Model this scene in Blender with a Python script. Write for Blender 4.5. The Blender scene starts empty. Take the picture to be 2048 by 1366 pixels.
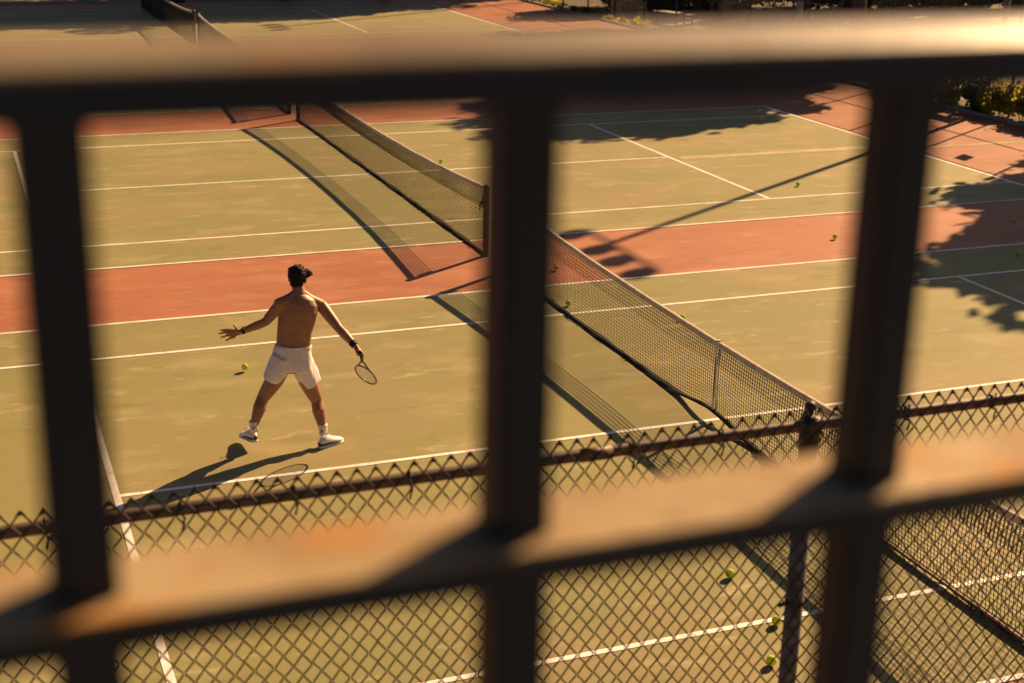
import bpy, bmesh, math, random
from mathutils import Vector, Matrix, noise as mnoise

random.seed(7)
sc = bpy.context.scene
COL = sc.collection

# ------------------------------------------------------------------ camera
CAM = Vector((-7.5056, -13.0562, 5.7896)); FPX = 2893.92
YAW, PIT, ROL = 0.372632, 0.319348, 0.0206582
F = Vector((math.sin(YAW) * math.cos(PIT), math.cos(YAW) * math.cos(PIT), -math.sin(PIT)))
R0 = Vector((math.cos(YAW), -math.sin(YAW), 0)); U0 = R0.cross(F)
RX = R0 * math.cos(ROL) + U0 * math.sin(ROL); UX = U0 * math.cos(ROL) - R0 * math.sin(ROL)
cam = bpy.data.cameras.new('camera'); cam_o = bpy.data.objects.new('camera', cam); COL.objects.link(cam_o)
cam.sensor_width = 36.0; cam.lens = FPX / 2048 * 36.0
cam.clip_start = 0.05; cam.clip_end = 600
M = Matrix((RX, UX, -F)).transposed().to_4x4(); M.translation = CAM
cam_o.matrix_world = M
cam.dof.use_dof = True; cam.dof.focus_distance = 11.8; cam.dof.aperture_fstop = 3.1
sc.camera = cam_o

# ------------------------------------------------------------------ light
AZ, EL = math.radians(32.5), math.radians(30.8)          # azimuth from +X towards +Y
SUN = Vector((math.cos(AZ) * math.cos(EL), math.sin(AZ) * math.cos(EL), math.sin(EL)))
SH = Vector((SUN.x / SUN.z, SUN.y / SUN.z, 0))            # shadow run per metre of height
world = bpy.data.worlds.new('World'); sc.world = world; world.use_nodes = True
wn = world.node_tree.nodes; wl = world.node_tree.links
sky = wn.new('ShaderNodeTexSky'); sky.sky_type = 'NISHITA'; sky.sun_disc = False
sky.sun_elevation = EL; sky.sun_rotation = math.pi / 2 - AZ
sky.air_density = 0.2; sky.dust_density = 0.9; sky.ozone_density = 0.0
wl.new(sky.outputs[0], wn['Background'].inputs[0]); wn['Background'].inputs[1].default_value = 0.05
sl = bpy.data.lights.new('sun', 'SUN'); sl.energy = 5.0; sl.angle = math.radians(0.5); sl.color = (1.0, 0.62, 0.30)
so = bpy.data.objects.new('sun', sl); COL.objects.link(so)
so.rotation_euler = SUN.to_track_quat('Z', 'Y').to_euler(); so.location = (20, 10, 30)
sc.view_settings.view_transform = 'Standard'; sc.view_settings.look = 'None'
sc.view_settings.exposure = 0.95; sc.view_settings.gamma = 1.0
sc.cycles.use_denoising = True
sc.cycles.max_bounces = 6; sc.cycles.transparent_max_bounces = 8

# ------------------------------------------------------------------ pixel helpers (2048 px photograph)
def ray(u, v): return F + RX * ((u - 1024) / FPX) - UX * ((v - 683) / FPX)
def on_z(u, v, z=0.0):
    d = ray(u, v); return CAM + d * ((z - CAM.z) / d.z)
def on_y(u, v, y):
    d = ray(u, v); return CAM + d * ((y - CAM.y) / d.y)

# ------------------------------------------------------------------ materials
MATS = {}
def mat(name, base, rough=0.7, spec=0.3, layers=(), bump=None, metal=0.0, obj=False, sub=0.0, trans=None):
    """layers: (colour, scale xyz, detail, lo, hi, seed) mixed over the base with a noise mask"""
    m = bpy.data.materials.new(name); m.use_nodes = True; n = m.node_tree.nodes; l = m.node_tree.links
    b = n['Principled BSDF']; b.inputs['Roughness'].default_value = rough
    b.inputs['Specular IOR Level'].default_value = spec; b.inputs['Metallic'].default_value = metal
    if sub: b.inputs['Subsurface Weight'].default_value = sub; b.inputs['Subsurface Radius'].default_value = (.02, .008, .004)
    tc = n.new('ShaderNodeTexCoord'); src = tc.outputs['Object']
    if not obj: src = n.new('ShaderNodeNewGeometry').outputs['Position']
    cur = n.new('ShaderNodeRGB'); cur.outputs[0].default_value = (*base, 1); cur = cur.outputs[0]
    for i, (c, s, det, lo, hi, seed) in enumerate(layers):
        mp = n.new('ShaderNodeMapping'); mp.inputs['Scale'].default_value = s if hasattr(s, '__len__') else (s, s, s)
        mp.inputs['Location'].default_value = (seed * 3.1, seed * 1.7, seed * .9)
        l.new(src, mp.inputs[0])
        t = n.new('ShaderNodeTexNoise'); t.inputs['Scale'].default_value = 1; t.inputs['Detail'].default_value = det
        t.inputs['Roughness'].default_value = .6
        l.new(mp.outputs[0], t.inputs['Vector'])
        r = n.new('ShaderNodeMapRange'); r.inputs[1].default_value = lo; r.inputs[2].default_value = hi
        l.new(t.outputs[0], r.inputs[0])
        mx = n.new('ShaderNodeMix'); mx.data_type = 'RGBA'
        l.new(r.outputs[0], mx.inputs[0]); l.new(cur, mx.inputs[6]); mx.inputs[7].default_value = (*c, 1)
        cur = mx.outputs[2]
    l.new(cur, b.inputs['Base Color'])
    if bump:
        t = n.new('ShaderNodeTexNoise'); t.inputs['Scale'].default_value = bump[0]; t.inputs['Detail'].default_value = 5
        l.new(src, t.inputs['Vector'])
        bp = n.new('ShaderNodeBump'); bp.inputs['Strength'].default_value = bump[1]; bp.inputs['Distance'].default_value = bump[2]
        l.new(t.outputs[0], bp.inputs['Height']); l.new(bp.outputs[0], b.inputs['Normal'])
    if trans:
        tr = n.new('ShaderNodeBsdfTranslucent'); tr.inputs[0].default_value = (*trans[0], 1)
        ms = n.new('ShaderNodeMixShader'); ms.inputs[0].default_value = trans[1]
        l.new(b.outputs[0], ms.inputs[1]); l.new(tr.outputs[0], ms.inputs[2])
        l.new(ms.outputs[0], n['Material Output'].inputs[0])
    MATS[name] = m; return m

mat('court_green', (.268, .250, .104), .74, .2, [
    ((.235, .230, .098), (.25, .33, 1), 5, .42, .62, 1),
    ((.292, .243, .115), (.5, .6, 1), 7, .48, .64, 2),
    ((.335, .300, .150), (.95, 1.7, 1), 9, .53, .70, 3),
    ((.40, .355, .20), (1.5, 4.0, 1), 9, .60, .72, 4),
    ((.205, .195, .083), (1.1, 2.6, 1), 9, .58, .74, 5),
    ((.42, .37, .23), (4.5, 9, 1), 8, .66, .76, 7),
    ((.13, .12, .055), (7, 14, 1), 5, .72, .79, 6)], bump=(160, .25, .004))
mat('court_red', (.39, .158, .083), .72, .22, [
    ((.33, .127, .068), (.3, .5, 1), 5, .42, .62, 11),
    ((.43, .195, .112), (.9, 2.0, 1), 9, .50, .68, 12),
    ((.48, .25, .155), (2.2, 6, 1), 9, .60, .73, 13),
    ((.25, .11, .063), (1.4, 3.5, 1), 9, .58, .76, 14)], bump=(160, .25, .004))
mat('line_white', (.88, .86, .83), .65, .25, [((.70, .65, .57), (3, 3, 1), 6, .48, .66, 21), ((.42, .37, .24), (16, 16, 1), 7, .60, .70, 22)])
mat('old_line', (.47, .40, .23), .7, .2, [((.30, .265, .13), (1.6, 7, 1), 8, .46, .64, 25)])
mat('ground_earth', (.12, .095, .06), .9, .2, [((.17, .13, .085), .5, 6, .4, .65, 31), ((.07, .07, .03), 1.5, 7, .55, .7, 32)])
mat('paving', (.36, .30, .235), .85, .2, [((.29, .235, .18), (.4, .4, 1), 6, .4, .62, 35), ((.22, .17, .12), 3, 7, .6, .75, 36)])
mat('concrete', (.30, .28, .25), .85, .2, [((.22, .20, .17), .8, 7, .42, .65, 37)])
mat('seam', (.15, .07, .045), .85, .1)
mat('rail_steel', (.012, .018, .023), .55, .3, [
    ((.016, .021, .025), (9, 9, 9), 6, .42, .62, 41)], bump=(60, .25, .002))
mat('rail_worn_lit', (.41, .315, .185), .75, .15, [  # lower rail top: sunlit brightness put into the colour, with worn, rusty blotches
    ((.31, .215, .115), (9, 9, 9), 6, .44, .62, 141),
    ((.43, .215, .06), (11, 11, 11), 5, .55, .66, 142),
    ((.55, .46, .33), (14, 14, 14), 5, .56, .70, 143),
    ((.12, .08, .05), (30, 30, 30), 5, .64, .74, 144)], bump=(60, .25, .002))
mat('handrail_worn_lit', (.30, .24, .14), .44, .5, [  # handrail top: rusty wear, coloured lighter than the sides to read as sunlit
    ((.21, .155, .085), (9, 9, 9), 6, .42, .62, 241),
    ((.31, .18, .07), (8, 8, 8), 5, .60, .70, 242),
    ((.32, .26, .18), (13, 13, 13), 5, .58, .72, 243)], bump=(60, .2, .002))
mat('rust_pipe', (.105, .072, .048), .55, .4, [
    ((.155, .09, .05), (14, 14, 14), 6, .45, .62, 45), ((.07, .05, .038), (30, 10, 10), 6, .52, .7, 46),
    ((.30, .24, .18), (40, 40, 40), 3, .70, .76, 47)], bump=(120, .3, .002))
mat('post_grey', (.15, .155, .18), .5, .4, [((.085, .085, .092), (8, 8, 8), 6, .45, .65, 48), ((.18, .17, .17), (20, 20, 6), 4, .6, .72, 49)])
mat('wire', (.03, .024, .018), .55, .3, [((.05, .034, .022), (12, 12, 12), 4, .5, .65, 50)])
mat('dark_metal', (.03, .03, .028), .5, .4)
mat('net_cord', (.028, .025, .02), .8, .2)
mat('net_hem', (.022, .021, .019), .85, .2)
mat('net_tape', (.58, .52, .45), .8, .2, [((.44, .37, .30), (2, 9, 9), 6, .45, .65, 52)])
mat('tape_tan', (.36, .24, .15), .8, .2, [((.22, .14, .09), (2, 9, 9), 5, .45, .65, 53)])
mat('strap', (.62, .60, .62), .8, .2)
mat('ball_felt', (.68, .80, .06), .95, .1, [((.56, .68, .06), 60, 4, .45, .65, 55)], obj=True, trans=((.75, .85, .10), .25))
mat('ball_seam', (.62, .64, .40), .9, .1)
mat('skin', (.36, .185, .105), .45, .4, [((.30, .145, .08), (7, 7, 7), 5, .42, .65, 57), ((.42, .225, .14), (16, 16, 16), 4, .58, .72, 58)], sub=.08)
mat('hair', (.014, .010, .008), .7, .15, [((.026, .017, .012), (40, 40, 40), 3, .5, .65, 59)])
mat('shorts_cloth', (.80, .76, .82), .85, .2, [
    ((.80, .72, .55), (9, 9, 9), 4, .54, .68, 61), ((.66, .62, .78), (7, 7, 7), 4, .54, .68, 62), ((.88, .85, .84), (13, 13, 13), 3, .56, .68, 63)])
mat('white_cloth', (.84, .82, .82), .85, .2, [((.6, .57, .56), (30, 30, 8), 3, .5, .65, 64)])
mat('shoe_white', (.84, .83, .83), .5, .4)
mat('shoe_navy', (.02, .022, .04), .5, .4)
mat('black_band', (.012, .012, .013), .7, .3)
mat('racket_frame', (.11, .10, .085), .3, .5)
mat('racket_string', (.75, .70, .52), .6, .3)
mat('bark', (.085, .058, .04), .9, .15, [((.05, .035, .025), (8, 8, 2), 6, .45, .62, 71)], bump=(14, .6, .03))
mat('leaf_dark', (.045, .07, .022), .6, .35, [((.07, .10, .025), .9, 3, .45, .62, 72)], trans=((.16, .20, .03), .35))
mat('leaf_yellow', (.10, .115, .022), .6, .3, [((.15, .14, .03), 1.3, 3, .45, .62, 73), ((.05, .08, .02), 2.5, 3, .52, .64, 74)], trans=((.62, .55, .07), .55))
mat('leaf_autumn', (.12, .085, .022), .6, .3, [((.17, .09, .025), 1.3, 3, .45, .62, 75), ((.05, .065, .02), 2.0, 3, .5, .62, 76)], trans=((.36, .22, .04), .4))
mat('sign_board', (.05, .05, .052), .6, .3)
mat('bench_wood', (.60, .54, .46), .75, .2, [((.46, .39, .31), (3, 22, 3), 5, .45, .65, 78)])
mat('stone_pale', (.48, .44, .38), .8, .2)

# ------------------------------------------------------------------ mesh helpers
def link(name, me, m=None, parent=None):
    o = bpy.data.objects.new(name, me); COL.objects.link(o)
    if m and me and not me.materials: me.materials.append(MATS[m])
    if parent: o.parent = parent
    return o
def from_bm(name, bm, m, parent=None, smooth=False):
    me = bpy.data.meshes.new(name); bm.to_mesh(me); bm.free()
    if smooth:
        for p in me.polygons: p.use_smooth = True
    return link(name, me, m, parent)
def empty(name, loc=(0, 0, 0)):
    o = bpy.data.objects.new(name, None); COL.objects.link(o); o.location = loc; o.empty_display_size = .2; return o
def tag(o, label=None, cat=None, group=None, kind=None):
    if label: o['label'] = label
    if cat: o['category'] = cat
    if group: o['group'] = group
    if kind: o['kind'] = kind
    return o
def box(bm, x0, x1, y0, y1, z0, z1):
    v = [bm.verts.new(p) for p in ((x0, y0, z0), (x1, y0, z0), (x1, y1, z0), (x0, y1, z0), (x0, y0, z1), (x1, y0, z1), (x1, y1, z1), (x0, y1, z1))]
    for f in ((0, 3, 2, 1), (4, 5, 6, 7), (0, 1, 5, 4), (1, 2, 6, 5), (2, 3, 7, 6), (3, 0, 4, 7)): bm.faces.new([v[i] for i in f])
def bevbox(bm, x0, x1, y0, y1, z0, z1, r=.004):
    b2 = bmesh.new(); box(b2, x0, x1, y0, y1, z0, z1)
    bmesh.ops.bevel(b2, geom=b2.edges[:], offset=r, segments=2, affect='EDGES')
    me = bpy.data.meshes.new('tmp'); b2.to_mesh(me); b2.free(); bm.from_mesh(me); bpy.data.meshes.remove(me)
def sheet(bm, x0, x1, y0, y1, z):
    bm.faces.new([bm.verts.new(p) for p in ((x0, y0, z), (x1, y0, z), (x1, y1, z), (x0, y1, z))])
def frame_of(d):
    d = d.normalized(); a = Vector((0, 0, 1)) if abs(d.z) < .92 else Vector((1, 0, 0))
    s = d.cross(a).normalized(); return s, s.cross(d).normalized()
def tube(bm, pts, rad, n=8, cap=True, lat=None):
    """rad: one radius, list of radii or list of (lateral, depth); lat: fixed lateral axis"""
    pts = [Vector(p) for p in pts]; k = len(pts); rings = []
    if not hasattr(rad, '__len__'): rad = [rad] * k
    for i, p in enumerate(pts):
        d = (pts[min(i + 1, k - 1)] - pts[max(i - 1, 0)])
        if lat is None: s, t = frame_of(d)
        else:
            dd = d.normalized(); s = (lat - dd * lat.dot(dd)).normalized(); t = s.cross(dd)
        r = rad[i]; ra, rb = (r if hasattr(r, '__len__') else (r, r))
        rings.append([bm.verts.new(p + s * (ra * math.cos(2 * math.pi * j / n)) + t * (rb * math.sin(2 * math.pi * j / n))) for j in range(n)])
    for i in range(k - 1):
        for j in range(n):
            bm.faces.new((rings[i][j], rings[i][(j + 1) % n], rings[i + 1][(j + 1) % n], rings[i + 1][j]))
    if cap:
        bm.faces.new(rings[0][::-1]); bm.faces.new(rings[-1])
    return rings
def ball_at(bm, c, r, sub=2):
    m4 = Matrix.Translation(Vector(c)) @ Matrix.Diagonal((*(r if hasattr(r, '__len__') else (r, r, r)), 1))
    bmesh.ops.create_icosphere(bm, subdivisions=sub, radius=1.0, matrix=m4)
def fuse(name, bm, m, voxel, parent=None, smooth=6, fac=.5):
    """overlapping closed shapes -> one continuous skin"""
    bmesh.ops.recalc_face_normals(bm, faces=bm.faces[:])
    me = bpy.data.meshes.new('raw'); bm.to_mesh(me); bm.free()
    o = bpy.data.objects.new('raw', me); COL.objects.link(o)
    md = o.modifiers.new('r', 'REMESH'); md.mode = 'VOXEL'; md.voxel_size = voxel
    if smooth: ms = o.modifiers.new('s', 'SMOOTH'); ms.factor = fac; ms.iterations = smooth
    dg = bpy.context.evaluated_depsgraph_get(); dg.update()
    out = bpy.data.meshes.new_from_object(o.evaluated_get(dg)); out.name = name
    bpy.data.objects.remove(o); bpy.data.meshes.remove(me)
    for p in out.polygons: p.use_smooth = True
    out.materials.clear()
    return link(name, out, m, parent)

# ------------------------------------------------------------------ the setting
GAP = 2.762; FD, FS, SV, BL = 5.485, 4.115, 6.40, 11.885
CY = [k * (2 * FD + GAP) for k in range(4)]
bm = bmesh.new(); sheet(bm, -150, 250, -120, 300, -.012)
tag(from_bm('ground', bm, 'ground_earth'), kind='structure')
bm = bmesh.new(); sheet(bm, -18, 16.5, -9.2, 49.2, 0)
surround = tag(from_bm('court_surround', bm, 'court_red'), kind='structure')
bm = bmesh.new(); bm.faces.new([bm.verts.new((a, b, -.004)) for a, b in ((17.75, -12), (60, -12), (60, 36.5), (40, 39.6), (19.8, 43), (17.75, 43.5))])
tag(from_bm('paved_path', bm, 'paving'), kind='structure')
bm = bmesh.new(); box(bm, 16.5, 16.62, -9, 49, -.1, .07)
tag(from_bm('kerb', bm, 'concrete'), kind='structure')
courts = []
for k, cy in enumerate(CY):
    bm = bmesh.new(); sheet(bm, -BL, BL, cy - FD, cy + FD, .004)
    c = tag(from_bm('court', bm, 'court_green'), kind='structure'); courts.append(c)
    def strip(name, x0, x1, y0, y1):
        b = bmesh.new(); sheet(b, x0, x1, y0, y1, .008); return from_bm(name, b, 'line_white', c)
    w = .031
    for s in (-1, 1):
        strip('doubles_sideline', -BL - .04, BL + .04, cy + s * FD - w, cy + s * FD + w)
        strip('singles_sideline', -BL + .045, BL - .045, cy + s * FS - w, cy + s * FS + w)
        strip('baseline', s * BL - .045, s * BL + .045, cy - FD + w, cy + FD - w)
        strip('service_line', s * SV - .035, s * SV + .035, cy - FS + w, cy + FS - w)
        strip('center_mark', s * BL - s * .045 - .05, s * BL - s * .045 + .05, cy - w, cy + w) if False else None
    strip('center_service_line', -SV + .035, SV - .035, cy - w, cy + w)
b = bmesh.new(); sheet(b, 6.6, 11.4, CY[1] - .30, CY[1] - .02, .0065)
tag(from_bm('painted_over_line', b, 'old_line', courts[1]))
b = bmesh.new(); sheet(b, 12.1, 16.2, 13.16, 13.30, .004)
from_bm('painted_over_line', b, 'old_line', surround)

# ------------------------------------------------------------------ tennis nets
def net_height(t):                      # t: -1..1 across the net
    return .90 + .17 * (abs(t) ** 2.2)
def net_bottom(y, seed, lift):
    b = .004 + .012 * abs(mnoise.noise((y * .9, seed * 9.1, 0)))
    return b + lift(y)
def make_net(cy, seed, lift, label, full=True):
    root = empty('tennis_net', (0, cy, 0)); tag(root, label, 'tennis net', 'nets of the tennis courts')
    W2 = FD + .914
    bm = bmesh.new()
    top = lambda y: net_height(y / W2) - .03
    bulge = lambda y, z: -.05 * math.sin(math.pi * min(1, max(0, z))) * (.6 + .5 * mnoise.noise((y * .5, seed, 3)))
    def P(y, f):                        # f: 0 bottom .. 1 top
        zb = net_bottom(y, seed, lift); z = zb + (top(y) - zb) * f
        return Vector((bulge(y, z), y, z))
    ny = int(2 * W2 / .046)
    def strand(pts, r):
        n = 3; prev = None
        for p in pts:
            ring = [bm.verts.new(p + Vector((math.cos(a) * r, 0, 0)) + ax * (math.sin(a) * r)) for a in (0, 2.094, 4.189)]
            if prev:
                for j in range(3): bm.faces.new((prev[j], prev[(j + 1) % 3], ring[(j + 1) % 3], ring[j]))
            prev = ring
    ax = Vector((0, 1, 0))
    for i in range(ny + 1):
        y = -W2 + .03 + (2 * W2 - .06) * i / ny
        strand([P(y, f) for f in (0, .25, .5, .75, 1)], .0034)
        strand([P(y + .022, f) + Vector((.012, 0, 0)) for f in (.71, .85, 1)], .0034)
    ax = Vector((0, 0, 1))
    nz = 21
    for j in range(1, nz):
        strand([P(-W2 + .03 + (2 * W2 - .06) * i / 48, j / nz) for i in range(49)], .0034)
    for j in range(15, nz):
        strand([P(-W2 + .03 + (2 * W2 - .06) * i / 48, (j + .5) / nz) + Vector((.012, 0, 0)) for i in range(49)], .0034)
    tag(from_bm('netting', bm, 'net_cord', root), kind='stuff')
    # head band: folded canvas over the cable
    bm = bmesh.new(); N = 48; prev = None
    prof = ((.0, .036), (-.017, .033), (-.015, -.036), (-.008, -.036), (.008, -.036), (.015, -.036), (.017, .033))
    for i in range(N + 1):
        y = -W2 + .05 + (2 * W2 - .1) * i / N; z = net_height(y / W2) - .018 + .006 * mnoise.noise((y * 2.3, seed, 8))
        ring = [bm.verts.new((px_, y, z + pz)) for px_, pz in prof]
        if prev:
            for j in range(7): bm.faces.new((prev[j], prev[(j + 1) % 7], ring[(j + 1) % 7], ring[j]))
        prev = ring
    from_bm('head_band', bm, 'net_tape', root)
    # bottom hem
    bm = bmesh.new(); pts = []; rr = []
    for i in range(97):
        y = -W2 + .04 + (2 * W2 - .08) * i / 96; p = P(y, 0); pts.append(p + Vector((0, 0, .014)))
        rr.append((.028 + .05 * abs(mnoise.noise((y * 1.1, seed, 1))) + .015 * abs(mnoise.noise((y * 5, seed, 4))), .014 + .018 * abs(mnoise.noise((y * 3, seed, 2)))))
    tube(bm, pts, rr, 6, lat=Vector((1, 0, 0)))
    from_bm('bottom_hem', bm, 'net_hem', root)
    bm = bmesh.new()                    # slack netting gathered along the hem
    for i in range(200):
        y = random.uniform(-W2 + .1, W2 - .1); p = P(y, 0)
        if lift(y) > .02: continue
        q = p + Vector((random.uniform(-.09, .05), random.uniform(-.3, .3), random.uniform(0, .02)))
        tube(bm, [p, (p + q) / 2 + Vector((0, 0, .02)), q], .006, 3)
    tag(from_bm('slack_netting', bm, 'net_hem', root), kind='stuff')
    # centre strap
    bm = bmesh.new(); zt = net_height(0); sw = .019
    bevbox(bm, -.022, -.017, -sw, sw, .03 + lift(0), zt + .026, .002); bevbox(bm, .017, .022, -sw, sw, .03 + lift(0), zt + .026, .002)
    bevbox(bm, -.022, .022, -sw, sw, zt + .0235, zt + .031, .002)
    if cy == 0: from_bm('center_strap', bm, 'strap', root)
    else: bm.free()
    # posts
    for s in (-1, 1):
        bm = bmesh.new(); y = s * W2
        tube(bm, [(0, y, -.02), (0, y, 1.09)], .048, 16)
        tube(bm, [(0, y, 1.088), (0, y, 1.10), (0, y, 1.115)], [.054, .054, .04], 16)
        tube(bm, [(0, y, 0), (0, y, .014)], [.085, .07], 14)
        po = from_bm('net_post', bm, 'dark_metal', root)
        bm = bmesh.new()
        bevbox(bm, -.045, .045, y - .085 if s > 0 else y + .045, y - .045 if s > 0 else y + .085, .76, .94, .008)
        tube(bm, [(-.04, y, .85), (-.10, y, .85)], .022, 8); tube(bm, [(-.10, y, .85), (-.115, y - .03, .74)], .011, 6)
        from_bm('net_winder', bm, 'dark_metal', po)
        bm = bmesh.new()
        tube(bm, [(0, y, 1.06), (0, y - s * .06, 1.055)], .006, 6)
        from_bm('net_cable', bm, 'stone_pale', po)
    return root
make_net(CY[0], 1.3, lambda y: .095 * math.exp(-((y - .05) / .55) ** 2) + .02 * (1 if y < -1 else 0) * min(1, (-1 - y)) if True else 0,
         'nearest tennis net, centre strap in view, running down past the chain link fence post')
make_net(CY[1], 2.6, lambda y: 0.0, 'middle tennis net whose long shadow ends on the red strip above the player')
make_net(CY[2], 4.1, lambda y: 0.0, 'net mostly hidden behind the top handrail, beyond the middle net')
make_net(CY[3], 5.7, lambda y: 0.0, 'farthest net in tree shade at the top left edge')

# tan sunlit weight tape under the near end of the nearest net
bm = bmesh.new()
tube(bm, [(-.03, CY[0] + y, .058 + .012 * mnoise.noise((y * 2, 0, 3))) for y in [-1.0 - .2 * i for i in range(27)]], [(.02, .015)] * 27, 6, lat=Vector((1, 0, 0)))
nt = [o for o in bpy.data.objects if o.name.startswith('tennis_net')][0]
from_bm('weight_tape', bm, 'tape_tan', nt)

# ------------------------------------------------------------------ tennis balls
bm = bmesh.new(); ball_at(bm, (0, 0, 0), .040, 3)
BALL = bpy.data.meshes.new('ball'); bm.to_mesh(BALL); bm.free(); BALL.materials.append(MATS['ball_felt'])
for p in BALL.polygons: p.use_smooth = True
bm = bmesh.new(); pts = []
for i in range(41):
    t = 2 * math.pi * i / 40; a, b_ = .75, .25; c2 = 2 * math.sqrt(a * b_)
    q = Vector((a * math.cos(t) + b_ * math.cos(3 * t), a * math.sin(t) - b_ * math.sin(3 * t), c2 * math.sin(2 * t))).normalized() * .0397
    pts.append(q)
tube(bm, pts, .0019, 4, cap=False)
SEAM = bpy.data.meshes.new('seam'); bm.to_mesh(SEAM); bm.free(); SEAM.materials.append(MATS['ball_seam'])
BALLS = [((490, 734), .012, 'tennis ball in front of the player, left of his white shorts'),
         ((882, 322), 0, 'tennis ball beyond the middle net, beside the middle upright bar'),
         ((1112, 535), 0, 'tennis ball on the red strip seen through the nearest net'),
         ((1137, 606), 0, 'tennis ball between the two sidelines, seen through the nearest net'),
         ((1365, 635), 0, 'tennis ball just over the top band of the nearest net'),
         ((1670, 473), 0, 'tennis ball on sunlit red strip left of the right upright bar'),
         ((1163, 250), 0, 'tennis ball in tree shade at the far service line'),
         ((1596, 368), 0, 'tennis ball lying in the long shadow of the light pole'),
         ((2028, 436), 0, 'tennis ball in shade on the red strip at the right edge'),
         ((2038, 503), 0, 'tennis ball in shade on green court at the right edge'),
         ((1460, 1147), 0, 'tennis ball behind the chain link mesh, farthest from the near white line'),
         ((1553, 1241), 0, 'tennis ball on the near white line beside the fence post'),
         ((1543, 1321), 0, 'tennis ball behind the mesh, nearest to the bottom of the picture')]
for (uv, h, lab) in BALLS:
    z = .0485 + h; p = on_z(uv[0], uv[1], z)
    o = bpy.data.objects.new('tennis_ball', BALL); COL.objects.link(o); o.location = p
    o.rotation_euler = (random.uniform(0, 6), random.uniform(0, 6), random.uniform(0, 6))
    tag(o, lab, 'tennis ball', 'tennis balls scattered over the courts')
    s = bpy.data.objects.new('seam', SEAM); COL.objects.link(s); s.parent = o

# ------------------------------------------------------------------ player
RL = Vector((math.cos(YAW), -math.sin(YAW), 0)); FW = Vector((math.sin(YAW), math.cos(YAW), 0)); UP = Vector((0, 0, 1))
def Z(zx, zy, y): return on_y(400 + zx / 3.2525, 500 + zy / 3.2525, y)   # enlarged player view -> place at depth y
player = empty('person', (-4.5, .72, 0))
tag(player, 'shirtless tennis player in white shorts seen from behind, racket in right hand', 'person')
INV = Matrix.Translation(-Vector((-4.5, .72, 0)))
def adopt(o, par=None):
    o.parent = par or player
    if not par: o.matrix_parent_inverse = INV
    return o
bm = bmesh.new()
pel = Z(598, 720, .80); waist = Z(606, 615, .80); mid = Z(616, 520, .82); chest = Z(636, 400, .85); upc = Z(645, 330, .87)
neck0 = Z(645, 285, .89); neck1 = Z(637, 235, .93); head = Z(634, 178, .955)
tube(bm, [Z(590, 790, .80), pel, waist, mid, Z(628, 455, .835), chest, Z(642, 350, .865), Z(645, 318, .87), Z(645, 296, .88)],
     [(.11, .09), (.175, .125), (.174, .105), (.180, .112), (.192, .122), (.200, .126), (.192, .116), (.150, .092), (.085, .07)], 24, lat=RL)
tube(bm, [Z(645, 320, .88), neck0, neck1, head], [(.10, .075), (.070, .066), (.061, .064), (.062, .07)], 14, lat=RL)
# trapezius and shoulder caps
for q in (Z(520, 345, .86), Z(785, 355, .88)):
    tube(bm, [neck0 + Vector((0, 0, .025)), neck0.lerp(q, .45) + Vector((0, 0, -.004)), q + Vector((0, 0, -.004))], [.050, .056, .060], 12)
    ball_at(bm, q + Vector((0, 0, -.012)), (.068, .066, .068), 3)
ball_at(bm, head + FW * .005, (.078, .095, .115), 3)
# shoulder blades
for q, s in ((Z(575, 395, .79), -1), (Z(715, 400, .81), 1)):
    ball_at(bm, q + FW * .034, (.055, .035, .075), 3)
# face side: nose, brow, chin; ears
ball_at(bm, head + FW * .10 + Vector((0, 0, -.03)), (.016, .025, .022), 2)
ball_at(bm, head + FW * .055 + Vector((0, 0, -.095)), (.05, .05, .03), 2)
for s in (-1, 1):
    ball_at(bm, head + RL * (s * .083) - FW * .005 + Vector((0, 0, -.02)), (.014, .022, .034), 2)
# left arm (out to the side)
LS, LE, LW = Z(522, 356, .86), Z(425, 468, .88), Z(272, 530, .92)
tube(bm, [LS, LS.lerp(LE, .35), LS.lerp(LE, .75), LE, LE.lerp(LW, .3), LE.lerp(LW, .7), LW], [.063, .060, .054, .046, .047, .038, .028], 14)
LP_ = Z(222, 543, .94)
tube(bm, [LW, LW.lerp(LP_, .4), LP_], [(.027, .027), (.034, .018), (.040, .015)], 12, lat=Vector((0, -.2, 1)))
for tip, dy, ln in (((128, 522), .99, 1), ((118, 545), .985, 1), ((132, 570), .975, 1), ((166, 592), .96, 1)):
    bases = {522: (216, 524), 545: (208, 540), 570: (208, 555), 592: (214, 567)}[tip[1]]
    b0 = Z(bases[0] + 14, bases[1], .94); t0 = Z(tip[0], tip[1], dy)
    tube(bm, [b0, b0.lerp(t0, .5) + Vector((0, .008, .008)), t0], [.0135, .0125, .010], 8)
t0 = Z(248, 528, .925); t1 = Z(232, 503, .935); t2 = Z(214, 484, .95)
tube(bm, [t0, t1, t2], [.016, .013, .010], 8)
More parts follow.
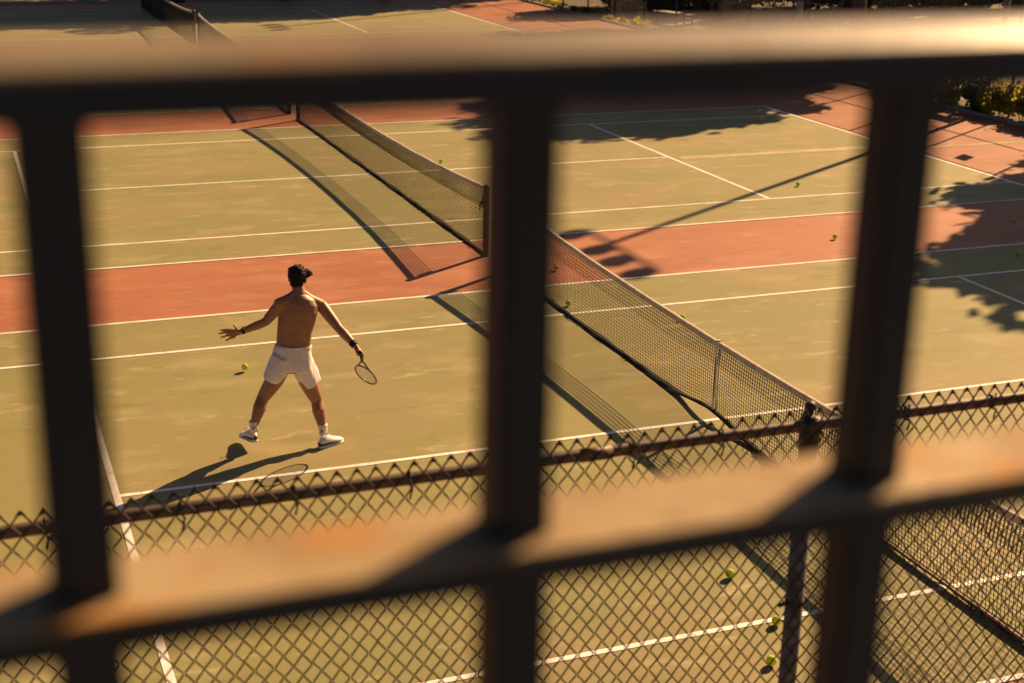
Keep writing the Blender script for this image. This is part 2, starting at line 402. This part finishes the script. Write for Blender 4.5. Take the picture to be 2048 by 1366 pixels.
# right arm with the racket
RS, RE, RW = Z(790, 362, .87), Z(902, 508, .66), Z(1015, 630, .46)
tube(bm, [RS, RS.lerp(RE, .35), RS.lerp(RE, .75), RE, RE.lerp(RW, .3), RE.lerp(RW, .7), RW], [.064, .061, .055, .047, .050, .040, .029], 14)
RH = Z(1046, 684, .38)
tube(bm, [RW, RW.lerp(RH, .45), RH], [(.028, .028), (.036, .022), (.042, .022)], 12)
HC = Z(1078, 812, .64); RA = (HC - RH).normalized()
rs, rt = frame_of(RA)
vd = (RH - CAM).normalized(); wd = (vd - RA * vd.dot(RA)).normalized(); nd = RA.cross(wd).normalized()
for i, off in enumerate((-.032, -.010, .012, .033)):         # four fingers round the grip
    c0 = RH + RA * (off + .004); pts = []
    for a in (-.6, .3, 1.2, 2.1, 3.0): pts.append(c0 + rs * (.024 * math.cos(a)) + rt * (.024 * math.sin(a)))
    tube(bm, pts, [.0105, .010, .0095, .009, .0075], 8)
tube(bm, [RH - RA * .03 + rs * .02, RH + RA * .01 + rs * .026 - rt * .012, RH + RA * .045 + rs * .012 - rt * .024], [.014, .0115, .009], 8)
# legs
LH, LK, LA = Z(520, 790, .79), Z(408, 965, .81), Z(350, 1145, .73)
RHp, RK, RAn = Z(672, 790, .79), Z(762, 985, .78), Z(800, 1165, .65)
for h, k, a in ((LH, LK, LA), (RHp, RK, RAn)):
    calf = k.lerp(a, .32) - FW * .018
    tube(bm, [h + Vector((0, 0, .03)), h.lerp(k, .3), h.lerp(k, .7), k, calf, k.lerp(a, .7) - FW * .005, a, a + Vector((0, 0, -.05))],
         [(.100, .105), (.096, .10), (.080, .082), (.064, .066), (.069, .076), (.053, .056), (.041, .046), (.036, .042)], 16, lat=RL)
    ball_at(bm, h + Vector((0, -.03, .05)), (.10, .10, .10), 2)
body = adopt(fuse('body', bm, 'skin', .0064, smooth=9))

# hair: thick dark mop, swept to the right on top
bm = bmesh.new()
ball_at(bm, head + Vector((0, 0, .028)) - FW * .012, (.091, .105, .105), 3)
ball_at(bm, head - FW * .045 + Vector((0, 0, -.03)), (.070, .058, .078), 3)
ball_at(bm, Z(690, 152, .96), (.055, .055, .048), 2); ball_at(bm, Z(604, 142, .96), (.052, .065, .054), 2)
hr = fuse('hair', bm, 'hair', .008, smooth=4)
bm = bmesh.new(); bm.from_mesh(hr.data)
for v in bm.verts:
    k = mnoise.noise(v.co * 38) * .011 + mnoise.noise(v.co * 90) * .005
    v.co += v.normal * k
base = [v for v in bm.verts]
for i in range(70):
    v = random.choice(base); nrm = v.normal
    if nrm.z < -.55: continue
    d = (nrm + RL * random.uniform(-.2, .9) + Vector((0, 0, random.uniform(-.5, .35)))).normalized()
    L = random.uniform(.010, .026)
    tube(bm, [v.co - nrm * .004, v.co + d * L * .6, v.co + d * L * .85 + RL * .006 + Vector((0, 0, -.012))], [.008, .006, .001], 5)
bm.to_mesh(hr.data); bm.free(); adopt(hr)
for p in hr.data.polygons: p.use_smooth = True

# shorts: waistband and two loose legs, one piece of cloth with folds
bm = bmesh.new()
tube(bm, [Z(606, 622, .80), Z(603, 660, .80), Z(600, 720, .795), Z(596, 775, .79)],
     [(.187, .128), (.198, .140), (.220, .155), (.228, .158)], 22, lat=RL)
lh = Z(466, 850, .80); rh = Z(727, 868, .79)
tube(bm, [Z(545, 700, .795), Z(505, 780, .795), lh], [(.125, .135), (.122, .135), (.094, .115)], 18, lat=(RL + Vector((0, 0, -.12))).normalized())
tube(bm, [Z(650, 700, .795), Z(688, 790, .79), rh], [(.125, .135), (.122, .135), (.098, .115)], 18, lat=(RL + Vector((0, 0, .05))).normalized())
sh = fuse('shorts', bm, 'shorts_cloth', .009, smooth=14)
for v in sh.data.vertices:
    p = v.co; a = p.dot(RL); q = Vector((a * 9, p.dot(FW) * 9, p.z * 3.2))
    fold = mnoise.noise(q) * .013 + mnoise.noise(q * 2.7) * .006
    v.co += v.normal * fold
adopt(sh)
bm = bmesh.new(); c0 = Z(606, 620, .80)
tube(bm, [c0 + Vector((0, 0, -.020)), c0, c0 + Vector((0, 0, .012))], [(.194, .134), (.190, .130), (.186, .126)], 28, lat=RL, cap=False)
adopt(from_bm('waistband', bm, 'white_cloth', smooth=True), sh)
# socks, shoes
def foot(ank, heel, toe, sole_z, name_lab):
    d = (toe - heel); d.z = 0; tilt = toe.z - heel.z
    s = Vector((d.y, -d.x, 0)).normalized(); ax = d.normalized()
    bm = bmesh.new()
    tube(bm, [ank + Vector((0, 0, .055)), ank + Vector((0, 0, .045)), ank, ank + Vector((0, 0, -.06))], [.047, .047, .043, .042], 14)
    adopt(from_bm('sock', bm, 'white_cloth', smooth=True))
    L = .295; c = heel
    prof = [(-.022, .030, .035, .085), (.02, .047, .042, .122), (.08, .048, .041, .128), (.135, .050, .036, .100), (.19, .056, .030, .076), (.245, .053, .024, .060), (.283, .034, .018, .042), (.296, .012, .010, .026)]
    def ringpts(b, t, w, h0, h1, n=14):
        o = c + ax * t + Vector((0, 0, tilt * t / L)); out = []
        for j in range(n):
            a = 2 * math.pi * j / n; ca, sa = math.cos(a), math.sin(a)
            zz = h0 + (h1 - h0) * (.5 + .5 * sa); ww = w * (abs(ca) ** .7) * (1 if ca >= 0 else -1) * (1 - .25 * max(0, sa))
            out.append(b.verts.new(o + s * ww + Vector((0, 0, zz))))
        return out
    def loft(rows):
        b = bmesh.new(); pr = None; first = None
        for t, w, h0, h1 in rows:
            r = ringpts(b, t, w, h0, h1)
            if pr:
                for j in range(len(r)): b.faces.new((pr[j], pr[(j + 1) % len(r)], r[(j + 1) % len(r)], r[j]))
            else: b.faces.new(r[::-1])
            pr = r
        b.faces.new(pr); bmesh.ops.recalc_face_normals(b, faces=b.faces[:]); return b
    shoe = adopt(from_bm('shoe', loft([(t, w, .016, h1) for t, w, _, h1 in prof]), 'shoe_white', smooth=True))
    adopt(from_bm('sole', loft([(t, w + .005, 0, .026) for t, w, _, _ in prof]), 'shoe_white', smooth=True), shoe)
    b = loft([(t, w + .003, .024, .024 + (h1 - .024) * k) for (t, w, _, h1), k in zip(prof[:5], (.8, .62, .5, .45, .2))])
    adopt(from_bm('side_panel', b, 'shoe_navy', smooth=True), shoe)
    b = bmesh.new()
    for i in range(4):
        t = .10 + .03 * i; z = .122 - .014 * i; o = c + ax * t + Vector((0, 0, z + tilt * t / L - .004))
        tube(b, [o - s * .028 + Vector((0, 0, -.008)), o + Vector((0, 0, .006)), o + s * .028 + Vector((0, 0, -.008))], .005, 5)
    o = c + ax * .085 + Vector((0, 0, .128 + tilt * .3))
    for sg in (-1, 1): tube(b, [o, o + s * (sg * .03) + Vector((0, 0, .022)), o + s * (sg * .05) + ax * .02 + Vector((0, 0, .004))], .0045, 5)
    adopt(from_bm('laces', b, 'shoe_white'), shoe)
hl = Z(352, 1232, .735); tl = Z(240, 1255, .76)
foot(LA, hl + Vector((0, 0, -.03)), hl + Vector((0, 0, -.03)) - RL * .17 + FW * .235 + Vector((0, 0, -.03)), 0, 'left')
hR = Vector((-4.275, .565, 0)); tR = hR + RL * .19 + FW * .225
foot(RAn, hR, tR, 0, 'right')
# bands
bm = bmesh.new(); d = (RW - RE).normalized()
tube(bm, [RW - d * .075, RW - d * .065, RW - d * .02, RW - d * .01], [.036, .041, .037, .033], 16)
adopt(from_bm('wristband', bm, 'black_band', smooth=True))
bm = bmesh.new(); d = (LW - LE).normalized()
tube(bm, [LW - d * .03, LW - d * .026, LW - d * .006, LW], [.031, .034, .034, .031], 16)
ws = adopt(from_bm('watch', bm, 'black_band', smooth=True))
bm = bmesh.new(); cc = LW - d * .016 + Vector((0, -.02, .034)); tube(bm, [cc, cc + Vector((0, -.006, .010))], [.019, .017], 14)
adopt(from_bm('watch_face', bm, 'racket_frame'), ws)

# racket held in the right hand
rk = empty('tennis_racket', RH); tag(rk, "tennis racket held low in the player's right hand, strings nearly edge on", 'racket')
RINV = Matrix.Translation(-RH)
def radopt(o, p=None):
    o.parent = p or rk
    if not p: o.matrix_parent_inverse = RINV
    return o
wdir = RX * .84 - UX * .54; wdir = (wdir - RA * wdir.dot(RA)).normalized(); ndir = RA.cross(wdir)
bm = bmesh.new(); tube(bm, [RH - RA * .07, RH - RA * .06, RH + RA * .12], [.019, .016, .0145], 8); radopt(from_bm('grip', bm, 'black_band'))
def oval(a): return HC + RA * (.17 * math.cos(a)) + wdir * (.128 * math.sin(a))
bm = bmesh.new(); tube(bm, [oval(2 * math.pi * i / 36) for i in range(37)], .0085, 8, cap=False)
fr = radopt(from_bm('head_frame', bm, 'racket_frame', smooth=True))
bm = bmesh.new()
for s in (-1, 1): tube(bm, [RH + RA * .115, RH + RA * .16 + wdir * (s * .02), oval(math.pi - s * .62)], .010, 8)
radopt(from_bm('throat', bm, 'racket_frame', smooth=True))
bm = bmesh.new()
for i in range(-7, 8):
    w = i * .0163; k = math.sqrt(max(0, 1 - (w / .128) ** 2)) * .17
    tube(bm, [HC + wdir * w - RA * k, HC + wdir * w + RA * k], .0020, 3)
for i in range(-8, 9):
    t = i * .0185; k = math.sqrt(max(0, 1 - (t / .17) ** 2)) * .128
    tube(bm, [HC + RA * t - wdir * k, HC + RA * t + wdir * k], .0020, 3)
tag(radopt(from_bm('strings', bm, 'racket_string')), kind='stuff')

# ------------------------------------------------------------------ chain link fence beside the nearest court
FY, FZ = -8.8, 3.832
fence = empty('chain_link_fence', (-4.65, FY, 0))
tag(fence, 'rusty chain link fence with tube top rail in front of the nearest court', 'fence')
FINV = Matrix.Translation(-Vector((-4.65, FY, 0)))
def fadopt(o, p=None):
    o.parent = p or fence
    if not p: o.matrix_parent_inverse = FINV
    return o
PW, PH = .0652, .0805
bm = bmesh.new(); pts = []
nseg = 94; ztop = FZ + .072
prev = None
for i in range(nseg + 1):
    sx = PW / 2 if i % 2 else 0.0
    z = ztop - i * PH / 2
    yb = -.0022 if i % 2 else .0022
    pts.append(Vector((sx, yb, z)))
fine = []
for i, p in enumerate(pts):                 # softened bends with a small hook at each crossing
    if 0 < i < nseg:
        fine += [p.lerp(pts[i - 1], .10) , p.lerp(pts[i + 1], .10)]
    else: fine.append(p)
tube(bm, fine, .0033, 5)
tube(bm, [pts[0] + Vector((-.004, 0, -.010)), pts[0] + Vector((.001, 0, .004)), pts[0] + Vector((.012, 0, -.014))], .0042, 5)
WIRE = bpy.data.meshes.new('wire'); bm.to_mesh(WIRE); bm.free(); WIRE.materials.append(MATS['wire'])
WIRE2 = WIRE.copy()
for v in WIRE2.vertices: v.co.x = PW / 2 - v.co.x
WIRE2.flip_normals()
for nw in range(292):                       # neighbouring wires mirror each other and hook at the crossings
    o = bpy.data.objects.new('wire', WIRE if nw % 2 == 0 else WIRE2); COL.objects.link(o)
    o.location = (-10.3 + nw * PW / 2 + random.uniform(-.0012, .0012), FY - .030, random.uniform(-.004, .004) + .006 * mnoise.noise((nw * .07, 3, 3)))
    o.parent = fence; o.matrix_parent_inverse = FINV
bm = bmesh.new()
rail_pts = [(-11.2 + .4 * i, FY + .001, FZ + .0035 * mnoise.noise((i * .31, 2.2, 0))) for i in range(33)]
tube(bm, rail_pts, .0225, 14)
rail = fadopt(from_bm('top_rail', bm, 'rust_pipe', smooth=True))
bm = bmesh.new()
bm.free()
for xs in (-8.05, -5.52, -1.95):
    bm = bmesh.new(); tube(bm, [(xs - .06, FY, FZ), (xs + .06, FY, FZ)], .0248, 14)
    fadopt(from_bm('rail_sleeve', bm, 'rust_pipe', smooth=True), rail)
bm = bmesh.new()
tube(bm, [(.0, -.028, .045), (.004, -.030, .02), (.008, -.012, .026), (.010, .012, .025), (.013, .028, 0), (.014, .012, -.025), (.016, -.014, -.026), (.010, -.032, -.02), (.002, -.030, -.058)], .0042, 6)
TIE = bpy.data.meshes.new('tie'); bm.to_mesh(TIE); bm.free(); TIE.materials.append(MATS['dark_metal'])
for i in range(32):
    o = bpy.data.objects.new('wire_tie', TIE); COL.objects.link(o)
    o.location = (-10.9 + .392 * i + random.uniform(-.02, .02), FY, FZ - .002); o.parent = fence; o.matrix_parent_inverse = FINV
    o.rotation_euler = (0, 0, random.uniform(-.3, .3))
for px_ in (-10.64, -7.64, -4.64, -1.64):
    bm = bmesh.new(); y = FY + .012
    tube(bm, [(px_, y, -.05), (px_, y, FZ - .03)], .035, 18)
    po = fadopt(from_bm('fence_post', bm, 'post_grey', smooth=True))
    bm = bmesh.new()
    tube(bm, [(px_, y, FZ - .085), (px_, y, FZ - .03), (px_, y, FZ + .028), (px_, y, FZ + .035)], [.041, .041, .030, .016], 16)
    tube(bm, [(px_ - .03, FY, FZ), (px_ + .03, FY, FZ)], .031, 14)
    tube(bm, [(px_, y + .008, FZ + .03), (px_, y + .008, FZ + .05)], .014, 10)
    ball_at(bm, (px_, y + .008, FZ + .066), (.024, .024, .022), 2)
    fadopt(from_bm('post_cap', bm, 'dark_metal', smooth=True), po)
    for zb in (FZ - .75, FZ - 1.13, FZ - 1.9, FZ - 2.7):
        bm = bmesh.new(); tube(bm, [(px_, y, zb), (px_, y, zb + .022)], .0375, 16)
        tube(bm, [(px_ - .03, y, zb + .011), (px_ - .075, y - .012, zb + .011)], .008, 6)
        fadopt(from_bm('tension_band', bm, 'dark_metal', smooth=True), po)

# ------------------------------------------------------------------ walkway with the railing the view looks through
bm = bmesh.new(); box(bm, -22, 12, -17, -12.22, 3.95, 4.19)
tag(from_bm('walkway', bm, 'concrete'), kind='structure')
bm = bmesh.new(); box(bm, -22, 12, -16.9, -12.32, -.3, 3.95)
tag(from_bm('retaining_wall', bm, 'concrete'), kind='structure')
railing = empty('railing', (-7.2, -12.35, 4.19))
tag(railing, 'dark rusty steel railing close to the viewer, blurred, framing the courts', 'railing')
RLINV = Matrix.Translation(-Vector((-7.2, -12.35, 4.19)))
def ladopt(o, p=None):
    o.parent = p or railing
    if not p: o.matrix_parent_inverse = RLINV
    return o
YR = -12.348
bm = bmesh.new(); prev = None
half = [(.044, 5.6745), (.044, 5.6970), (.0425, 5.6998), (.038, 5.7016), (.030, 5.7040), (.020, 5.7065), (.009, 5.7083)]
prof = [(-a, z) for a, z in half] + [(0, 5.7088)] + half[::-1]
for i in range(41):
    xx = -10.5 + 6.5 * i / 40; dz = .0012 * mnoise.noise((xx * 3, 5, 1))
    ring = [bm.verts.new((xx, YR + a, z + dz)) for a, z in prof]
    if prev:
        for j in range(len(ring)): bm.faces.new((prev[j], prev[(j + 1) % len(ring)], ring[(j + 1) % len(ring)], ring[j]))
    prev = ring
bmesh.ops.recalc_face_normals(bm, faces=bm.faces[:])
hd = ladopt(from_bm('handrail', bm, 'rail_steel', smooth=False)); hd.data.materials.append(MATS['handrail_worn_lit'])
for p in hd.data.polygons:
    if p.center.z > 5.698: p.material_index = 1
bm = bmesh.new(); bevbox(bm, -10.5, -4, YR - .040, YR + .040, 5.405, 5.426, .004)
lr = ladopt(from_bm('lower_rail', bm, 'rail_steel')); lr.data.materials.append(MATS['rail_worn_lit'])
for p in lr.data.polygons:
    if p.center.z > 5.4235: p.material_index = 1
bm = bmesh.new(); bevbox(bm, -10.5, -4, YR - .030, YR + .030, 4.30, 4.32, .004)
ladopt(from_bm('bottom_rail', bm, 'rail_steel'))
for i in range(26):
    xb = -7.4652 + .2389 * (i - 12)
    if not -10.4 < xb < -4.1: continue
    bm = bmesh.new(); bevbox(bm, xb - .0172, xb + .0174, YR - .0175, YR + .0175, 4.188, 5.68, .003)
    ladopt(from_bm('baluster', bm, 'rail_steel'))

# ------------------------------------------------------------------ far fence on the right of the courts, with plants along it
XF, HF = 17.1, 3.63
ff = empty('tall_fence', (XF, 20, 0)); tag(ff, 'tall dark fence beyond the baselines, behind the strip of plants', 'fence')
FFI = Matrix.Translation(-Vector((XF, 20, 0)))
def ffa(o):
    o.parent = ff; o.matrix_parent_inverse = FFI; return o
bm = bmesh.new(); tube(bm, [(0, 0, 0), (0, 0, HF)], .034, 8); POST = bpy.data.meshes.new('post'); bm.to_mesh(POST); bm.free(); POST.materials.append(MATS['dark_metal'])
yy = 16.15 - 2.6 * 9
while yy < 50:
    o = bpy.data.objects.new('post', POST); COL.objects.link(o); o.location = (XF, yy, 0); ffa(o); yy += 2.6
for z in (1.95, HF - .02):
    bm = bmesh.new(); tube(bm, [(XF, -8, z), (XF, 49.5, z)], .022, 8); ffa(from_bm('rail', bm, 'dark_metal'))
bm = bmesh.new(); yy = -8.0
while yy < 50:
    for s in (-1, 1):
        a, b_ = (XF + .03, yy, .05), (XF + .03, yy + s * 2.9, HF - .03)
        if not -8.2 < b_[1] < 49.6: continue
        tube(bm, [a, b_], .0014, 3, cap=False)
    yy += .075
tag(ffa(from_bm('wire_mesh', bm, 'dark_metal')), kind='stuff')
for (y0, y1, z0, z1, nm, lab) in ((17.05, 18.15, 1.0, 1.46, 'sign_board', 'dark sign board low on the far fence above the plants'),
                             (14.68, 15.05, 2.98, 3.33, 'sign_board', 'small square sign high on the far fence, outside the right edge')):
    bm = bmesh.new(); bevbox(bm, XF - .06, XF - .04, y0, y1, z0, z1, .004); box(bm, XF - .041, XF - .02, (y0 + y1) / 2 - .05, (y0 + y1) / 2 + .05, z0 + .05, z1 - .05)
    tag(from_bm(nm, bm, 'sign_board'), lab, 'sign')

def leaf_cloud(bm, centres, n, size, flat=.6, fill=.5):
    """many leaf-sized faces through clumps; centres: (pos, radius xyz)"""
    wts = [r[0] * r[1] * r[2] for _, r in centres]
    for i in range(n):
        c, r = random.choices(centres, wts)[0]
        while True:
            q = Vector((random.uniform(-1, 1), random.uniform(-1, 1), random.uniform(-1, 1)))
            if q.length <= 1: break
        q = q.normalized() * (q.length ** fill) * (random.uniform(1, 1.55) if random.random() < .22 else 1)
        p = Vector((c[0] + q.x * r[0], c[1] + q.y * r[1], c[2] + q.z * r[2]))
        nrm = (q + Vector((random.gauss(0, .6), random.gauss(0, .6), random.gauss(.3, .6)))).normalized()
        a, b_ = frame_of(nrm); th = random.uniform(0, 6.28); d = a * math.cos(th) + b_ * math.sin(th); e = nrm.cross(d)
        L = size * random.uniform(.6, 1.3); w = L * .36
        v = [bm.verts.new(p - d * L * .5), bm.verts.new(p + e * w - nrm * L * .06), bm.verts.new(p + d * L * .5 + nrm * L * .08), bm.verts.new(p - e * w - nrm * L * .06)]
        bm.faces.new(v)

# plants along the fence foot
def plant(x, y, h, r, m, lab, name='fence_plant', n=260, cat='plant', grp='plants along the foot of the far fence', size=.13):
    o = empty(name, (x, y, 0)); tag(o, lab, cat, grp)
    iv = Matrix.Translation(-Vector((x, y, 0)))
    bm = bmesh.new()
    for i in range(7):
        a = random.uniform(0, 6.28); tp = (x + math.cos(a) * r * .6, y + math.sin(a) * r * .6, h * random.uniform(.6, .95))
        tube(bm, [(x + .05 * math.cos(a), y + .05 * math.sin(a), -.02), (x + math.cos(a) * r * .3, y + math.sin(a) * r * .3, h * .45), tp], [.014, .01, .004], 4)
    s = from_bm('stem', bm, 'bark'); s.parent = o; s.matrix_parent_inverse = iv
    bm = bmesh.new(); cs = []
    for i in range(9):
        a = random.uniform(0, 6.28); k = random.uniform(0, .7) * r
        cs.append(((x + k * math.cos(a), y + k * math.sin(a), h * random.uniform(.16, .85)), (r * .42, r * .42, h * .20)))
    leaf_cloud(bm, cs, n, size)
    f = from_bm('foliage', bm, m); f.parent = o; f.matrix_parent_inverse = iv
    return o
ORD = ['first', 'second', 'third', 'fourth', 'fifth', 'sixth', 'seventh', 'eighth', 'ninth', 'tenth', 'eleventh', 'twelfth', 'thirteenth', 'fourteenth', 'fifteenth', 'sixteenth',
       'seventeenth', 'eighteenth', 'nineteenth', 'twentieth', 'twenty-first', 'twenty-second', 'twenty-third', 'twenty-fourth', 'twenty-fifth', 'twenty-sixth']
yy = 11.6; k = 0
while yy < 21:
    plant(17.05 + random.uniform(-.12, .25), yy, random.uniform(.8, 1.25), random.uniform(.55, .75), 'leaf_yellow' if random.random() < .8 else 'leaf_dark',
          'leafy hedge plant at the far fence foot, %s from the right end of the hedge' % ORD[k], n=800, size=.16)
    yy += random.uniform(.55, .8); k += 1
yy = 36.6; k = 0
while yy < 48:
    plant(16.95 + random.uniform(-.1, .2), yy, random.uniform(.2, .36), random.uniform(.25, .38), 'leaf_yellow',
          'small yellow green plant at the fence near the bench, %s from the bench end' % ORD[k], n=90, size=.12)
    yy += random.uniform(.9, 1.5); k += 1
bm = bmesh.new(); sheet(bm, 16.62, 17.75, -9, 49, .02)
tag(from_bm('planting_bed', bm, 'ground_earth'), kind='structure')

# floodlight poles beyond the fence (their shadows cross the courts)
def light_pole(x, y, H, heads, lab):
    o = empty('floodlight_pole', (x, y, 0)); tag(o, lab, 'light pole', 'floodlight poles beside the courts')
    bm = bmesh.new(); tube(bm, [(0, 0, -.05), (0, 0, .3), (0, 0, H)], [.11, .092, .07], 14); tube(bm, [(0, 0, 0), (0, 0, .05)], .22, 14)
    from_bm('pole', bm, 'post_grey', o, True)
    bm = bmesh.new(); ys = [h[0] for h in heads]; bevbox(bm, -.03, .03, min(ys) - .1, max(ys) + .1, H - .03, H + .03, .006)
    from_bm('crossarm', bm, 'post_grey', o)
    for (hy, dz) in heads:
        bm = bmesh.new()
        tube(bm, [(.10, hy, H + .30 + dz), (.04, hy, H + .30 + dz), (-.12, hy, H + .18 + dz), (-.22, hy, H + .1 + dz)], [.09, .14, .22, .24], 16)
        tube(bm, [(0, hy, H), (0, hy, H + .2 + dz)], .028, 8)
        from_bm('floodlight', bm, 'post_grey', o, True)
base = Vector((17.5, 17.22, 0))
head_sh = on_z(1215, 500)
Hp = (base.x - head_sh.x) / SH.x
heads = [((on_z(u, v).y - (base.y - Hp * SH.y)), 0) for u, v in ((1150, 470), (1200, 500), (1240, 522), (1290, 547))]
light_pole(base.x, base.y, Hp - .15, heads, 'tall floodlight pole past the right edge whose shadow crosses the courts')
light_pole(19.5, 49.4, 11.0, [(-.8, 0), (0, 0), (.8, 0)], 'floodlight pole past the far end whose thin shadow crosses the farthest court')

# ------------------------------------------------------------------ trees
def tree(x, y, lobes, lab, leaves=6000, m='leaf_dark', tr=.22, size=.30, name='tree', grp='trees around the courts'):
    o = empty(name, (x, y, 0)); tag(o, lab, 'tree', grp); iv = Matrix.Translation(-Vector((x, y, 0)))
    bm = bmesh.new(); zc = min(l[0][2] - l[1][2] * .5 for l in lobes)
    fork = Vector((x + .15, y - .1, max(1.6, zc * .75)))
    tube(bm, [(x, y, -.1), (x, y, .25), (x + .08, y - .04, fork.z * .6), fork], [tr * 1.5, tr * 1.1, tr * .95, tr * .85], 12)
    for (c, r) in lobes:
        c = Vector(c); mid_ = fork.lerp(c, .5) + Vector((random.uniform(-.3, .3), random.uniform(-.3, .3), .3))
        tube(bm, [fork - Vector((0, 0, .15)), mid_, c], [tr * .6, tr * .35, tr * .12], 7)
        for i in range(5):
            q = Vector((random.gauss(0, 1), random.gauss(0, 1), random.gauss(.3, .8))).normalized()
            e = c + Vector((q.x * r[0], q.y * r[1], q.z * r[2])) * .85
            tube(bm, [mid_.lerp(c, .6), mid_.lerp(e, .6) + Vector((0, 0, .15)), e], [tr * .2, tr * .12, tr * .04], 5)
    t = from_bm('trunk', bm, 'bark', None, True); t.parent = o; t.matrix_parent_inverse = iv
    bm = bmesh.new(); cs = []
    for (c, r) in lobes:
        for i in range(16):
            q = Vector((random.gauss(0, 1), random.gauss(0, 1), random.gauss(0, 1))).normalized() * random.uniform(.45, .92)
            k = random.uniform(.26, .42)
            cs.append(((c[0] + q.x * r[0], c[1] + q.y * r[1], c[2] + q.z * r[2]), (r[0] * k, r[1] * k, r[2] * k * .8)))
        cs.append((c, (r[0] * .55, r[1] * .55, r[2] * .55)))
    leaf_cloud(bm, cs, leaves, size, fill=.45)
    f = from_bm('crown', bm, m); f.parent = o; f.matrix_parent_inverse = iv
    return o
def lobe(sx, sy, h, r, rz=None):       # crown lobe whose shadow is centred at (sx, sy)
    return ((sx + SH.x * h, sy + SH.y * h, h), (r, r, rz or r * .95))
tree(18.9, 25.8, [lobe(6.7, 18.8, 7.4, 2.2), lobe(8.9, 18.8, 6.9, 2.2), lobe(11.0, 19.4, 6.2, 2.0), lobe(8.3, 22.0, 7.8, 2.4), lobe(12.2, 22.0, 6.6, 2.2), lobe(10.2, 20.6, 7.0, 2.3)],
     'broad leafy tree beyond the fence shading the far end of the middle court', 40000, size=.34)
tree(19.8, 11.7, [lobe(12.2, 7.8, 6.0, 2.1), lobe(8.5, 4.9, 7.1, 1.8), lobe(8.6, 3.6, 6.8, 1.7), lobe(10.4, 4.2, 6.8, 2.2), lobe(12.6, 4.9, 5.4, 2.3), lobe(11.0, 5.9, 6.3, 2.0)],
     'leafy tree past the right edge whose shade falls on the nearest court', 46000, size=.34)
tree(24.6, 17.4, [lobe(15.6, 11.6, 6.6, 1.5), lobe(17.5, 11.0, 5.6, 1.6)], 'smaller tree past the right edge shading the red surround', 4500, tr=.16)
for i, (sx, sy, h, r) in enumerate([(-9.0, 42.8, 7.4, 3.2), (-4.5, 43.0, 7.5, 3.2), (0.0, 43.0, 7.4, 3.2), (3.8, 44.2, 7.5, 3.1), (7.6, 46.4, 7.2, 2.8), (11.6, 49.4, 7.0, 2.8), (16.0, 51.0, 7.0, 2.8)]):
    l0 = lobe(sx, sy, h, r)
    tree(l0[0][0] + .3, l0[0][1] + .4, [l0, lobe(sx + .6, sy + 5.2, h + .4, r * .95), lobe(sx + 2.4, sy + 2.6, h + .2, r * .8), ((l0[0][0] + 1.4, l0[0][1] - .8, h - 1.2), (r * .7, r * .7, r * .6)), ((l0[0][0] - 1.2, l0[0][1] + .9, h + .8), (r * .7, r * .7, r * .6))],
         'tree beyond the far court shading its edge, %s of the row from the left' % ORD[i], 15000, size=.42)
bg = [(21.6, 39.0, 'slim tree trunk rising behind the bench on the paved path'), (24.9, 38.4, 'dark tree trunk beside the pale stone bollard'),
      (31.0, 41.5, 'dark tree deep in the background, left of the right corner'), (37.6, 41.0, 'dark tree in the top right corner of the view')]
for i, (x, y, lab) in enumerate(bg):
    tree(x, y, [((x, y, 6.6), (2.6, 2.6, 2.0)), ((x + 1.5, y + .7, 5.6), (2.0, 2.0, 1.6)), ((x - 1.4, y + .5, 6.0), (1.9, 1.9, 1.5))], lab, 3500, m=('leaf_dark', 'leaf_autumn')[i % 2], tr=.26, size=.36)
# shrubs closing the view beyond the path
for i in range(25):
    q = on_z(1225 + 36 * i, 20 + 4 * (i % 2)); hh = random.uniform(2.6, 4.2); w = i % 3 == 1
    plant(q.x + random.uniform(-.3, .3), q.y + .9 + random.uniform(-.3, .3), hh, random.uniform(1.5, 1.9), 'leaf_autumn' if w else 'leaf_dark',
          ('autumn tinted' if w else 'dark') + ' shrub in the background past the path, %s from the left' % ORD[i], 'shrub', 2600, 'shrub', 'shrubs closing the view past the path', size=.30)

# bench and stone post on the path
bx, by = 18.75, 37.7
bench = empty('park_bench', (bx, by, 0)); tag(bench, 'pale backless wooden bench on the path behind the far fence', 'bench')
bd = Vector((.24, -.97, 0)); ang = math.atan2(bd.y, bd.x); bench.rotation_euler = (0, 0, ang)
for i in range(4):
    bm = bmesh.new(); bevbox(bm, -1.0, 1.0, -.24 + .125 * i, -.135 + .125 * i, .42, .46, .006); from_bm('seat_slat', bm, 'bench_wood', bench)
for sx in (-.8, .8):
    bm = bmesh.new(); box(bm, sx - .03, sx + .03, -.22, -.16, 0, .418); box(bm, sx - .03, sx + .03, .20, .26, 0, .418); box(bm, sx - .03, sx + .03, -.16, .20, .36, .418)
    from_bm('leg', bm, 'dark_metal', bench)
bm = bmesh.new(); tube(bm, [(0, 0, 0), (0, 0, .1), (0, 0, .14), (0, 0, .95), (0, 0, 1.02), (0, 0, 1.12), (0, 0, 1.2)], [.2, .2, .15, .13, .17, .16, .06], 14)
o = from_bm('stone_bollard', bm, 'stone_pale', None, True); o.location = (24.0, 37.2, 0)
tag(o, 'pale upright stone bollard on the path beside the dark tree trunk', 'bollard')
